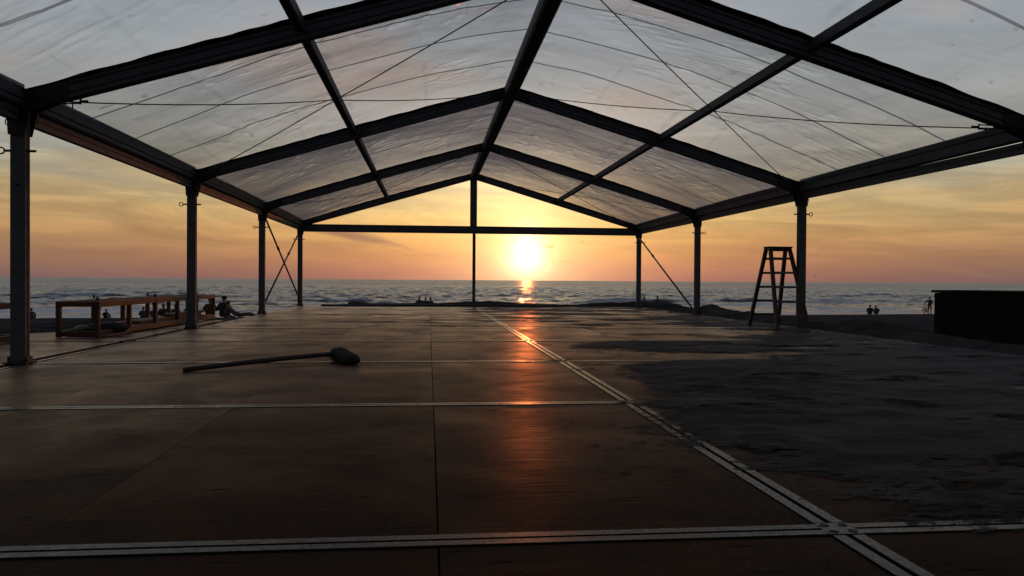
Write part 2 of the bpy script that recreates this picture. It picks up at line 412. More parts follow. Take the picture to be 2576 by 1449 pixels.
# ------------------------------------------------------------------ terrain and sea
HALF = 4.78                       # column line
DECK_END = 22.56
SEA_Z = -2.85
def in_deck(x, y):
    a = (np.abs(x) < 4.86) & (y < DECK_END+.03)
    b = (x > -7.32) & (x < -4.8) & (y < 15.0)
    return a | b
def ground_z(x, y):
    x = np.asarray(x, float); y = np.asarray(y, float)
    t = y-.174*x
    z = -.17-.0429*np.maximum(0, t-14)
    z = z+np.where(x < 8, .25*np.exp(-((t-38)/6)**2)*sstep(8, 2, x), 0)
    near = np.exp(-((np.maximum(0, np.abs(x)-5)/14)**2))*sstep(60, 20, y)
    z = z+near*.05*(fbm(x*.9, y*.9, 4)-.5)*2 + .10*(fbm(x*.12+5, y*.12, 3)-.5)*sstep(75, 55, t)
    # sand lies level with the floor along the right side
    rs = sstep(4.6, 4.9, x)*sstep(9.5, 5.6, x)*sstep(23.5, 21, y)
    lvl = -.015+.05*(fbm(x*1.7+3, y*1.3+8, 4)-.5)-.03*np.maximum(0, x-6)
    z = z*(1-rs)+lvl*rs
    # heaps
    def heap(cx, cy, h, rx, ry, rough=.5):
        return h*np.exp(-(((x-cx)/rx)**2+((y-cy)/ry)**2))*(1+rough*(fbm(x*4.3+cx, y*4.3+cy, 4, .6)-.5)*2.8)
    z = z+heap(5.05, 17.55, .21, .36, .45)+heap(5.5, 16.6, .12, .8, 1.2)+heap(5.45, 11.6, .15, .55, 1.3)+heap(5.35, 14.2, .06, .6, .8)
    z = z+heap(5.30, 9.3, .07, .30, 1.4)+heap(5.1, 20.0, .07, .3, 1.2)
    # bank at the seaward end of the floor
    eb = sstep(DECK_END-.1, DECK_END+.35, y)*sstep(26.0, 23.3, y)*sstep(-4.3, -3.4, x)*sstep(8.5, 5.8, x)
    prof = .015+.085*fbm(x*.9+1.7, y*.35, 3)
    z = z*(1-eb)+prof*eb
    z = z+heap(5.4, 23.2, .09, .9, .45, .9)+heap(.5, 23.1, .07, 1.0, .4)+heap(-3.4, 23.0, .06, .45, .35)+heap(3.9, 23.1, .06, .7, .4)
    # left: sand edge running over the outer floor
    d = (y-12.0)-(x+6.05)*1.12
    ls = sstep(-.25, .25, d)*sstep(-5.55, -5.75, x)*sstep(-9, -7, x)*sstep(17, 14.5, y)
    z = z*(1-ls)+(.012+.02*fbm(x*2, y*2, 3))*ls
    sunk = in_deck(x, y) & ~((ls > .05) & (x < -5.0))
    z = np.where(sunk, np.minimum(z, -.33), z)
    return z
def axis(fine0, fine1, step, lo, hi, g):
    a = list(np.arange(fine0, fine1, step)); s = step
    v = fine1
    while v < hi: a.append(v); s *= g; v += s
    a.append(hi); v = fine0; s = step; b = []
    while True:
        s *= g; v -= s
        if v <= lo: break
        b.append(v)
    b.append(lo)
    return np.array(b[::-1]+a)
gx = axis(-8, 8, .09, -6000, 6000, 1.10); gy = axis(7.0, 25.0, .09, -6000, 150, 1.10)
GX, GY = np.meshgrid(gx, gy); GZ = ground_z(GX, GY)
TT = GY-.174*GX
GZ = np.where(TT > 100, np.minimum(GZ, -4.0), np.maximum(GZ, -6))
wet = sstep(73, 77.5, TT+3*(fbm(GX*.08, GY*.08, 2)-.5))
tag(link('beach', grid_mesh('beach', GX, GY, GZ, M['beach_sand'], True, {'wet': wet})), 'dark sand beach sloping down to the water', None, None, 'structure')

def build_sea():
    t = [70.0]
    while t[-1] < 30000: t.append(t[-1]*(1.0034 if t[-1] < 420 else (1.008 if t[-1] < 1500 else 1.04)))
    t = np.array(t); a = np.linspace(-1.05, 1.15, 560)
    T, A = np.meshgrid(t, a, indexing='ij')
    x = T*np.tan(A)*1.0; y = T+.174*x
    dist = np.hypot(x, y); dt = T*np.where(T < 420, .0034, np.where(T < 1500, .008, .04))
    z = np.zeros_like(T); rg = np.random.default_rng(5)
    for i in range(46):
        lam = 2.6*(1.07**i)
        th = rg.normal(0, .62) ; k = 2*math.pi/lam
        amp = .0098*lam**.50*rg.uniform(.6, 1.25)*(1+.9*math.exp(-((lam-4)/3)**2))*(1 if lam < 9 else .7)
        ph = rg.uniform(0, 6.28)
        w = sstep(lam*.42, lam*.22, dt)*(.25+.75*sstep(78, 120, T))*(.25+.75*sstep(900, 250, T))
        arg = k*(T*math.cos(th)+x*math.sin(th))+ph+1.4*vnoise(x*.02+i, T*.02)
        z += w*amp*(np.sin(arg)+.35*np.sin(2*arg+.6))
    # breakers rolling in
    foam = np.zeros_like(T)
    def breaker(t0, h, wid, lo, hi, fo, seed, wob=4.0):
        nonlocal z, foam
        lat = x/np.maximum(T, 1)
        c = t0+wob*(fbm(x*.035+seed, x*0+seed, 3)-.5)*2
        m_ = sstep(lo-.06, lo+.04, lat)*sstep(hi+.06, hi-.04, lat)*(.35+1.3*fbm(x*.06+seed*3, x*0+1, 3))
        d = T-c
        z += m_*h*np.where(d < 0, np.exp(-(d/(wid*.45))**2), np.exp(-(d/(wid*1.6))**2))
        cov = fbm(x*.09+seed*7, T*.12, 3)
        foam = np.maximum(foam, fo*m_*np.exp(-((d+wid*.5)/(wid*.75))**2)*sstep(.40, .58, cov+.12))
    breaker(122, .55, 3.2, .20, .75, .55, 3.0)
    breaker(104, .35, 3.5, .25, .50, 1.3, 8.0)
    breaker(94, .22, 4.0, -.9, .9, 1.0, 12.0)
    breaker(86, .12, 3.4, -.9, .9, 1.1, 21.0, 3)
    breaker(128, .40, 3.0, -.60, -.05, .10, 33.0)
    breaker(165, .40, 4.0, -.6, .8, .0, 41.0, 9)
    breaker(80, .04, 1.6, -.9, .9, 1.2, 55.0, 2)
    z += SEA_Z
    me = grid_mesh('sea', x, y, z, M['sea_water'], True, {'foam': np.clip(foam, 0, 1)})
    tag(link('sea', me), 'grey sea with small waves and breakers under the sunset', None, None, 'structure')
build_sea()

# ------------------------------------------------------------------ floor of the tent
deck = MB().box((-4.84, -7.6, -.24), (4.84, DECK_END, -.028)).box((-7.3, -7.6, -.24), (-4.85, 14.6, -.034)).build('deck', M['deck_dark'])
tag(deck, 'dark plywood floor in metal-edged cassettes', None, None, 'structure')
def sheet_mesh(w, l):
    return MB().box((-w/2, -l/2, -.026), (w/2, l/2, 0)).mesh('floor_panel', M['film_faced_plywood'])
SW = (4.69-.052)/4
sheetm = sheet_mesh(SW-.006, 2.39)
strip_x = MB().box((-2.32, -.020, -.02), (2.32, .020, .0)).mesh('edge_strip', M['aluminium_strip'], .0008)
strip_y = MB().box((-.020, -1.19, -.02), (.020, 1.19, .0)).mesh('edge_strip', M['aluminium_strip'], .0008)
for k in range(-3, 9):
    y0 = 2.5*k; yc = y0+1.25
    for sgn in (-1, 1):
        for j in range(4):
            xc = sgn*(.052+SW*(j+.5))
            fp = link('floor_panel', sheetm, deck, (xc+random.uniform(-.001, .001), yc, random.uniform(-.002, .0)), (random.uniform(-.0007, .0007), random.uniform(-.0006, .0006), random.uniform(-.0006, .0006)))
            if j > 1: fp.scale = (1.0075, 1, 1)
        for e in (-1, 1):          # metal edges of the cassette rows
            link('edge_strip', strip_x, deck, (sgn*2.372, yc+e*1.2225, .0035), (0, 0, 0 if e < 0 else math.pi))
        link('edge_strip', strip_y, deck, (sgn*.0295, yc, .0035), (0, 0, math.pi if sgn < 0 else 0))
        link('edge_strip', strip_y, deck, (sgn*4.72, yc, .0035), (0, 0, 0 if sgn < 0 else math.pi))
    link('edge_strip', strip_y, deck, (-4.885, yc, .001), None) if k < 5 else None
for k in range(-3, 6):             # outer floor beyond the columns on the left
    yc = 2.5*k+1.25
    for j in range(2): link('floor_panel', sheetm, deck, (-4.92-SW*(j+.5), yc, -.006), (0, 0, random.uniform(-.002, .002)))
# corner fittings where four cassettes meet
cp = MB(); cp.box((-.052, -.052, -.01), (.052, .052, .0045)); cp.cur = 1
for a, b in ((-.03, -.03), (.03, -.03), (-.03, .03), (.03, .03)):
    cp.tube([(a, b, .003), (a, b, .0055)], .015, 10)  # flat black discs painted on for the shade inside round holes
cpm = cp.mesh('corner_plate', [M['aluminium_strip'], M['black_rubber']])
for k in range(-2, 9): link('corner_plate', cpm, deck, (0, 2.5*k, 0), (0, 0, R(45)*0))

# ------------------------------------------------------------------ the tent
tent = empty('marquee_tent', (0, 10, 0))
tag(tent, 'open aluminium marquee frame with clear plastic roof standing over the floor', 'marquee')
def tp(o):   # parent to the tent without moving
    o.parent = tent; o.matrix_parent_inverse = Matrix.Translation((0, -10, 0)); return o
def zlow(x): return 3.605-.296*abs(x)       # underside of the rafters
RAF_H = .140
FR = [-2.5, 2.5, 7.5, 12.5, 17.5, 22.5]
AL = M['aluminium_frame']
# grooved box section for posts and rafters
def grooved(w, h, g=.016, d=.012):
    return [(-w/2, -h/2), (w/2, -h/2), (w/2, -h/2+.03), (w/2-d, -h/2+.03), (w/2-d, -h/2+.03+g), (w/2, -h/2+.03+g),
            (w/2, h/2-.03-g), (w/2-d, h/2-.03-g), (w/2-d, h/2-.03), (w/2, h/2-.03), (w/2, h/2), (-w/2, h/2),
            (-w/2, h/2-.03), (-w/2+d, h/2-.03), (-w/2+d, h/2-.03-g), (-w/2, h/2-.03-g),
            (-w/2, -h/2+.03+g), (-w/2+d, -h/2+.03+g), (-w/2+d, -h/2+.03), (-w/2, -h/2+.03)]
col_mesh = MB().ext(grooved(.125, .085), (0, 0, .012), (0, 0, 2.16), (0, 1, 0)).mesh('column', AL, .0025)
base_mesh = MB().box((-.095, -.10, 0), (.095, .10, .014)).box((-.082, -.05, .014), (-.070, .05, .06)).box((.070, -.05, .014), (.082, .05, .06)).tube([(-.05, -.075, .014), (-.05, -.075, .032)], .014, 8).tube([(.05, -.075, .014), (.05, -.075, .032)], .014, 8).mesh('base_plate', M['dark_steel'], .002)
pinm = MB().tube([(-.13, 0, 0), (.13, 0, 0)], .011, 8).mesh('locking_pin', M['dark_steel'])
ringm = MB().ring((0, 0, 0), (0, 1, 0), .028, .007, 14).mesh('pin_ring', M['dark_steel'])
boltm = MB().tube([(0, 0, -.002), (0, 0, .008)], .012, 8).mesh('bolt_head', M['black_rubber'])
for Y in FR:
    for s in (-1, 1):
        c = tp(link('column', col_mesh)); c.location = (s*HALF, Y, 0)
        link('base_plate', base_mesh, c, (0, 0, .004))
        zz = 1.86-.02*random.random()
        link('locking_pin', pinm, c, (0, 0, zz)); link('pin_ring', ringm, c, (-.157, 0, zz) if s < 0 else (.157, 0, zz) , (0, 0, 0))
        for hz in (1.55, 2.02): link('bolt_head', boltm, c, (0, -.0425, hz), (R(90), 0, 0))
# rafters
def rafter(s, Y):
    p0 = Vector((s*4.86, Y, zlow(4.86)+RAF_H/2)); p1 = Vector((s*.0, Y, zlow(0)+RAF_H/2))
    mb = MB().ext(grooved(.115, RAF_H/ math.cos(math.atan(.296))), p0, p1, (0, 0, 1))
    tp(mb.build('rafter', AL))
for Y in FR:
    for s in (-1, 1): rafter(s, Y)
    # ridge knuckle and eave knee plates
    k = MB()
    for e in (-1, 1):
        k.ext([(-.30, -.083), (0, .006), (.30, -.083), (.30, .045), (0, .134), (-.30, .045)], (0, Y+e*.059, 3.60), (0, Y+e*.065, 3.60))
    tp(k.build('ridge_joint', M['dark_steel']))
    for s in (-1, 1):
        q = MB()
        for e in (-1, 1):
            ya, yb = Y+e*.0590, Y+e*.065
            pts = [(s*(HALF-.07), 1.98), (s*(HALF+.07), 1.98), (s*(HALF+.09), 2.30), (s*(HALF-.42), 2.445), (s*(HALF-.42), 2.325), (s*(HALF-.12), 2.19)]
            vs_ = [(a, ya, b) for a, b in pts]+[(a, yb, b) for a, b in pts]; n = len(pts)
            q.add(vs_, [tuple(range(n)), tuple(range(2*n-1, n-1, -1))]+[(i, (i+1) % n, n+(i+1) % n, n+i) for i in range(n)])
        tp(q.build('eave_joint', M['dark_steel']))
# longitudinal members, one per bay
for i in range(len(FR)-1):
    a, b = FR[i]+.06, FR[i+1]-.06
    rz = zlow(0)
    rs = [(-.095, .0), (-.07, -.025), (.07, -.025), (.095, 0), (.095, .03), (.08, .03), (.08, .05), (.095, .05), (.095, .135), (-.095, .135), (-.095, .05), (-.08, .05), (-.08, .03), (-.095, .03)]
    tp(MB().ext(rs, (0, a, rz), (0, b, rz)).build('ridge_beam', AL))
    for s in (-1, 1):
        x = s*2.4; z = zlow(x)+.12
        tp(MB().ext([(-.045, -.045), (-.03, -.055), (.03, -.055), (.045, -.045), (.045, .05), (-.045, .05)], (x, a, z), (x, b, z)).build('purlin', AL))
        # eave beam (gutter section) and the wall rail below it
        xe = s*HALF
        es = [(-.075, 0), (.06, 0), (.075, .02), (.075, .05), (.062, .05), (.062, .07), (.075, .07), (.075, .19), (-.075, .19), (-.075, .12), (-.06, .12), (-.06, .10), (-.075, .10)]
        tp(MB().ext(es, (xe, a+.02, 2.215), (xe, b-.02, 2.215)).build('eave_beam', AL))
        drop = .012 if not (s > 0 and i == 2) else .03
        tp(MB().ext([(-.03, 0), (.03, 0), (.03, .035), (.02, .035), (.02, .065), (.03, .065), (.03, .11), (-.03, .11), (-.03, .065), (-.02, .065), (-.02, .035), (-.03, .035)],
              (xe, a+.025, 2.215-.11-drop), (xe, b-.025, 2.215-.11-.008)).build('wall_rail', AL))
        for e in (a+.10, b-.10):
            for q in (0, .07):
                bb = tp(link('bolt_head', boltm)); bb.location = (xe-s*.03, e+q*(1 if e < (a+b)/2 else -1), 2.15-drop*.5); bb.rotation_euler = (0, R(-90*s), 0)
        # little hook under the rail by the next column
        tp(MB().ring((xe, b-.16, 2.055), (1, 0, 0), .022, .005, 10).tube([(xe, b-.16, 2.075), (xe, b-.16, 2.10)], .005, 6).build('rail_hook', M['dark_steel']))
# gable end towards the sea
Yg = 22.5
tp(MB().ext(grooved(.09, .21), (-HALF+.07, Yg+.005, 2.165), (HALF-.07, Yg+.005, 2.165)).build('tie_beam', AL))
tp(MB().ext(grooved(.19, .12), (0, Yg, 2.275), (0, Yg, 3.59), (0, 1, 0)).build('king_post', AL))
tp(MB().ext(grooved(.085, .10, .01, .008), (0.02, Yg, 0.0), (0.02, Yg, 2.055), (0, 1, 0)).build('gable_post', AL))
tp(MB().bar((-4.2, Yg+.02, .030), (2.6, Yg+.02, .030), .10, .05).build('base_rail', M['dark_steel']))
# roof film
EAVE_X = 4.83
def film_z(x, u, y, seed=0.0):
    ax = np.abs(x)
    lin = 3.605+.155-.296*ax
    q = np.clip(ax/EAVE_X, 0, 1)
    arch = 2.345+(1.43+.17)*(1-q**1.75)
    b = np.clip(np.sin(np.pi*np.clip(u, 0, 1)), 0, 1)**.65
    z = lin*(1-b*.62)+np.maximum(arch, lin-.02)*b*.62
    tight = np.clip(np.minimum(u, 1-u)/.12, 0, 1)
    wr = (fbm(x*.9+seed+9, y*1.3, 2)-.5)*.05
    # fans of tension folds leaving the frames, long folds along the bay, small crumples
    warp = fbm(x*.7+seed, y*.5+3, 2)
    cr = np.abs(fbm(x*3.4+2.2*warp+seed, y*1.1+x*.8, 3, .55)-.5)
    wr = wr+.013*np.exp(-(cr/.035)**2)*sstep(.48, .66, fbm(x*.8+seed*2, y*.9, 2))
    cr2 = np.abs(fbm(x*1.2+seed, y*6.0+x*2.0+3*warp, 3, .55)-.5)
    wr = wr+.010*np.exp(-(cr2/.04)**2)*sstep(.50, .68, fbm(x*1.1+seed*3, y*.7+5, 2))
    wr = wr+.006*(fbm(x*7+seed, y*7, 2)-.5)
    edge = sstep(EAVE_X, EAVE_X-.5, ax)
    return z+wr*tight*(.3+.7*edge)
def film_dirt(x, u, y, seed):
    ax = np.abs(x)
    d = .28+.5*(fbm(x*.45+seed, y*.45, 4)-.5)
    d = d+.45*np.exp(-((ax-2.4-.10*(fbm(y*2+seed, y*0, 2)-.5))/.035)**2)*sstep(.42, .60, fbm(y*2.3+seed, x*.2, 3))
    for c in (.8, 1.35, 3.1, 3.7, 4.3):        # creases where the roof was folded
        d = d+.22*np.exp(-((ax-c-.05*np.sin(y*.8+c))/.022)**2)*sstep(.38, .62, fbm(y*1.7+c*9+seed, x*.05, 3))
    for c in (.13, .38, .62, .88):
        d = d+.14*np.exp(-((u-c)/.0035)**2)*sstep(.40, .62, fbm(x*1.3+c*9+seed, y*.05, 3))
    d = d+.9*sstep(.86, .89, fbm(x*7+seed, y*7, 2, .4))*sstep(.5, .6, fbm(x*.6, y*.6+seed, 2))
    return np.clip(d, 0, 1)
for i in range(len(FR)-1):
    a, b = FR[i], FR[i+1]
    nx, nu = (150, 190) if i > 0 else (50, 40)
    xs = np.concatenate([-EAVE_X*(1-np.linspace(0, 1, nx)**1.0), EAVE_X*np.linspace(0, 1, nx)[1:]])
    us = np.linspace(.003, .997, nu)
    U, X = np.meshgrid(us, xs, indexing='ij'); Yv = a+U*(b-a)
    Z = film_z(X, U, Yv, i*13.0)
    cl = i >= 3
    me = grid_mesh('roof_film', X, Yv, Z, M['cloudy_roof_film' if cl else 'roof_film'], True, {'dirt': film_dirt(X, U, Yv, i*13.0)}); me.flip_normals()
    fo = tp(link('roof_film', me))
    for k, sv in enumerate((.255, .50, .745)):
        xx = np.linspace(-EAVE_X+.02, EAVE_X-.02, 110)
        wob = .004*np.sin(xx*3+k)
        P0 = np.stack([xx, xx]); UU = np.stack([sv-.0045+wob, sv+.0045+wob]); YY = a+UU*(b-a)
        ZZ = film_z(P0, UU, YY, i*13.0)-.004
        sm_ = grid_mesh('seam', P0, YY, ZZ, M['cloudy_film_seam' if cl else 'film_seam']); sm_.flip_normals()
        link('seam', sm_, fo)
    # opaque keder hems: wavy strips at both edges of the bay and along the eaves
    for e in (0, 1):
        for s in (-1, 1):
            xx = s*np.linspace(.02, EAVE_X, 150)
            wv_ = .0185+.0012*np.sin(xx*15.0+i+2*np.sin(xx*2.3))+0.002*(fbm(xx*3.3+i*5+e, xx*0+s, 3)-.5)*2
            u_in = wv_ if e == 0 else 1-wv_
            u_out = np.full_like(xx, .004 if e == 0 else .996)
            UU = np.stack([u_out, u_in]); P0 = np.stack([xx, xx]); YY = a+UU*(b-a)
            ZZ = film_z(P0, UU, YY, i*13.0)-.010; ZZ[0] -= .03
            link('film_hem', grid_mesh('film_hem', P0, YY, ZZ, M['roof_hem']), fo)
    for s in (-1, 1):
        uu = np.linspace(.01, .99, 90); wv_ = .105+.004*np.sin(uu*23+i)+.06*np.abs(2*uu-1)**8+.008*(fbm(uu*9+i, uu*0+s, 3)-.5)
        P0 = np.stack([np.full_like(uu, s*(EAVE_X+.03)), s*(EAVE_X-wv_)]); UU = np.stack([uu, uu]); YY = a+UU*(b-a)
        ZZ = film_z(P0, UU, YY, i*13.0)-.010; ZZ[0] -= .07
        link('film_hem', grid_mesh('film_hem', P0, YY, ZZ, M['roof_hem']), fo)
# crossed wire stays in the roof
def stay(pts, sag=.02, hook=True):
    pts = [Vector(q) for q in pts]; out = []
    for a, b in zip(pts[:-1], pts[1:]):
        for t in range(9): 
            p = a.lerp(b, t/8); p.z -= sag*4*(t/8)*(1-t/8)
            if not out or (p-out[-1]).length > 1e-4: out.append(p)
    o = tp(MB().tube(out, .0065, 6).build('brace_cable', M['steel_wire']))
    a, b = pts[0], pts[1]; d = (b-a).normalized()
    h = MB().tube([a, a+d*.10], .012, 8)
    h.tube([a+d*.10+Vector((0, 0, .022)), a+d*.24+Vector((0, 0, .022))], .007, 6).tube([a+d*.10-Vector((0, 0, .022)), a+d*.24-Vector((0, 0, .022))], .007, 6)
    h.bar(a+d*.10-Vector((0, 0, .03)), a+d*.10+Vector((0, 0, .03)), .014, .014, d).bar(a+d*.24-Vector((0, 0, .03)), a+d*.24+Vector((0, 0, .03)), .014, .014, d)
    h.tube([a+d*.24, a+d*.31], .010, 8).tube([a+d*.17, a+d*.17-Vector((0, 0, .07))], .006, 6)
    hm = h.mesh('turnbuckle', M['dark_steel']); link('turnbuckle', hm, o)
    return o
for a, b in ((7.5, 12.5), (17.5, 22.5), (-2.5, 2.5)):
    for s in (-1, 1):
        mid_ = (s*2.40, (a+b)/2+.1, zlow(2.4)+.055)
        stay([(s*(HALF-.16), a+.25, 2.34), mid_, (s*.14, b-.12, zlow(.14)+.07)], .045)
        stay([(s*(HALF-.30), b-.12, 2.36), (mid_[0], mid_[1]-.03, mid_[2]-.012), (s*.14, a+.12, zlow(.14)+.07)], .012)
# wall bracing rods in the last bay
def rod(p0, p1):
    mb = MB().tube([p0, p1], .021, 8); p0, p1 = Vector(p0), Vector(p1)
    c = p0.lerp(p1, .30); mb.tube([c, c+(p1-p0).normalized()*.12], .03, 8)
    tp(mb.build('brace_rod', M['dark_steel']))
rod((-HALF+.04, 17.62, 2.06), (-HALF+.04, 22.36, .12)); rod((-HALF-.03, 22.36, 1.98), (-HALF-.03, 17.62, .10))
rod((HALF-.04, 22.40, 2.02), (HALF-.04, 17.70, .14))

# ------------------------------------------------------------------ sand blown over the floor
def m_drift():
    m_, t = mat('drift_sand'); p = world_pos(t); c = (.185, .170, .162)
    cov = t.n('ShaderNodeAttribute', attribute_name='cover').outputs['Fac']
    n = t.noise(stretch(t, p, (1.0, 1.8, 1)), 1.6, 5, .62, .6); n_ = t.noise(p, 24, 4, .65); g = t.noise(p, 190, 2, .5)
    base = t.mix(t.rng(n, .3, .7, 0, 1), tuple(v*.55 for v in c), (.225, .198, .178))
    base = t.mix(t.rng(g, .42, .68, 0, .45), base, tuple(v*.4 for v in c))
    dmp_shade = t.n('ShaderNodeAttribute', attribute_name='damp_shade').outputs['Fac']
    base = t.mix(t.m('MULTIPLY', dmp_shade, .8), base, (.050, .048, .050))  # damper patches, plus shade painted into the footprints
    grain = t.m('ADD', t.m('MULTIPLY', t.noise(stretch(t, p, (.6, 1.6, 1)), 16, 5, .72), .7), t.m('MULTIPLY', g, .3))
    a = t.rng(t.m('SUBTRACT', t.m('MULTIPLY', cov, 1.25), t.rng(grain, .3, .7, 0, 1)), -.03, .06, 0, 1)
    n8 = t.noise(stretch(t, p, (1, 1.7, 1)), 5.0, 4, .6, .8)
    b = t.n('ShaderNodeBump', i_Height=t.m('ADD', t.m('MULTIPLY', n8, 2.6), t.m('ADD', n_, t.m('MULTIPLY', g, .2))), i_Distance=.05, i_Strength=1.0)
    d = t.n('ShaderNodeBsdfDiffuse', i_Color=base, i_Roughness=1.0, i_Normal=b.outputs[0])
    ge = t.n('ShaderNodeNewGeometry')
    cs = t.m('ABSOLUTE', t.vm('DOT_PRODUCT', ge.outputs['Normal'], ge.outputs['Incoming']))
    sheen = t.m('MULTIPLY', .09, t.m('POWER', t.m('SUBTRACT', 1.0, cs, clamp=True), 8.0))
    qg = t.n('ShaderNodeBsdfGlossy', i_Color=(.85, .88, .95), i_Roughness=.42)
    d = t.n('ShaderNodeMixShader', i_0=sheen, i_1=d.outputs[0], i_2=qg.outputs[0])
    tr = t.n('ShaderNodeBsdfTransparent')
    mx = t.n('ShaderNodeMixShader', i_0=a, i_1=tr.outputs[0], i_2=d.outputs[0])
    t.n('ShaderNodeOutputMaterial', i_Surface=mx.outputs[0])
m_drift()
def build_drift():
    xs = np.arange(-4.66, 4.70, .024)
    ys = [1.0]
    while ys[-1] < 22.45: ys.append(ys[-1]+.014+.0024*max(0, ys[-1]-2.5))
    ys = np.array(ys); X, Y = np.meshgrid(xs, ys)
    wob = (fbm(X*1.9, Y*2.3, 5, .6)-.5)
    e = np.interp(Y, [2.5, 2.9, 3.3, 3.8, 4.4, 4.9, 5.2, 5.6, 6.4, 7.1, 7.45], [.18, .14, .10, -.06, .0, .06, .18, .26, .32, .5, .7])
    main = np.clip((X-e+.5*wob)/.32, -1.5, 1.3)
    lo = sstep(8.0, 7.2, Y+.5*wob)*sstep(2.32, 2.58, Y+.25*wob)
    f1 = lo*main-(1-lo)*1.5
    band = sstep(7.9, 8.6, Y+.9*wob)*sstep(10.5, 9.5, Y+1.0*wob)
    f2 = band*np.clip((X-.5+1.6*wob)/.7, -1.5, 1.2)-(1-band)*1.4
    rightf = np.clip((X-(2.3+1.2*sstep(8, 12, Y))+2.0*wob)/.8, -1.5, 1.3)-1.2*sstep(16, 19, Y)-2*sstep(2.7, 2.3, Y)
    st_n = fbm(X*.8+40, Y*3.0+12, 5, .6)
    farb = sstep(12.0, 13.2, Y+.6*wob)
    f3 = farb*((st_n-.47)*9+.8*sstep(-.6, .8, X)-.9-1.0*sstep(.0, -.8, X))-(1-farb)*1.5
    f = np.maximum(np.maximum(f1, f2), np.maximum(rightf, f3))
    dust = .34*sstep(.52, .72, fbm(X*1.1+9, Y*1.7+2, 4, .6))+.10*sstep(.4, .6, fbm(X*3+1, Y*6, 3))
    thin = .30*sstep(2.8, 3.3, Y)*sstep(5.0, 4.3, Y)*sstep(-1.1, -.6, X)*sstep(.2, -.1, X)*sstep(.38, .58, fbm(X*2.4+3, Y*4, 4, .6))
    patch = .50+1.05*(fbm(X*1.3+77, Y*3.4+2, 5, .66)-.36)
    cover = np.maximum(np.maximum(sstep(-1.4, 1.3, f)*np.clip(patch, .18, .92), thin), dust*(.35+.65*sstep(-2.6, .2, X)))
    cover = cover*(1-.55*sstep(.60, .74, fbm(X*1.0+61, Y*2.6+5, 5, .6))*sstep(6, 9, Y))
    fc = f.clip(0, 1)
    rip = fbm(X*3.2+7, Y*6.5, 4, .55)-.5
    h = .0030+.0050*fc+.0060*fc*rip
    lump = sstep(.56, .80, fbm(X*.8+21, Y*1.1+4, 3))*fc*sstep(9.5, 6, Y)
    h = h+lump*fc*fc*sstep(2.6, 3.4, Y)*.036*fbm(X*4.5, Y*5.5, 4)+.012*fc*(fbm(X*1.6+3, Y*3.2+9, 4, .6)-.4).clip(0)
    track = np.sin((X*.55-Y*.35)*26+5*vnoise(X*.7, Y*.7))*sstep(.45, .65, fbm(X*.6+2, Y*.6+31, 2))
    h = h+.0040*track.clip(-.6, 1)*fc+.02*sstep(4.2, 4.7, X)*fc
    # footprints, relief shade painted dark in their hollows, and scuffed, damper patches
    damp_shade = sstep(.50, .66, fbm(X*2.2+5, Y*4.2+33, 5, .65))*.75
    rg = np.random.default_rng(9)
    for wx, wy, wa, nst in ((.7, 3.0, .35, 11), (3.9, 3.2, 1.35, 12), (1.6, 9.6, -.35, 9), (2.6, 4.0, 2.5, 8), (4.2, 7.5, 2.9, 9), (1.2, 6.0, .1, 9), (3.2, 2.9, 1.0, 7)):
        for q in range(nst):
            a = wa+rg.normal(0, .12); sd = .11*(1 if q % 2 else -1)
            cx_ = wx+math.cos(wa)*.62*q-math.sin(wa)*sd; cy_ = wy+math.sin(wa)*.62*q+math.cos(wa)*sd
            ix_ = np.abs(xs-cx_) < .3; iy_ = np.abs(ys-cy_) < .3
            if not ix_.any() or not iy_.any(): continue
            sl = np.ix_(iy_, ix_); dx_ = X[sl]-cx_; dy_ = Y[sl]-cy_
            u_ = (dx_*math.cos(a)+dy_*math.sin(a))/.145; v_ = (-dx_*math.sin(a)+dy_*math.cos(a))/.058
            r_ = np.sqrt(u_*u_+v_*v_*(1+.5*u_))
            h[sl] += fc[sl]*(.011*np.exp(-((r_-1.25)/.28)**2)-.008*sstep(1.1, .7, r_)); damp_shade[sl] = np.maximum(damp_shade[sl], .95*sstep(1.15, .85, r_))
    h = np.maximum(h, .0048)
    h = np.where(cover < .02, -.012, h)
    return grid_mesh('sand_drift', X, Y, h, M['drift_sand'], True, {'cover': cover, 'damp_shade': damp_shade})
tag(link('sand_drift', build_drift()), 'thin dark sand blown over the right half of the floor', 'sand', None, 'stuff')

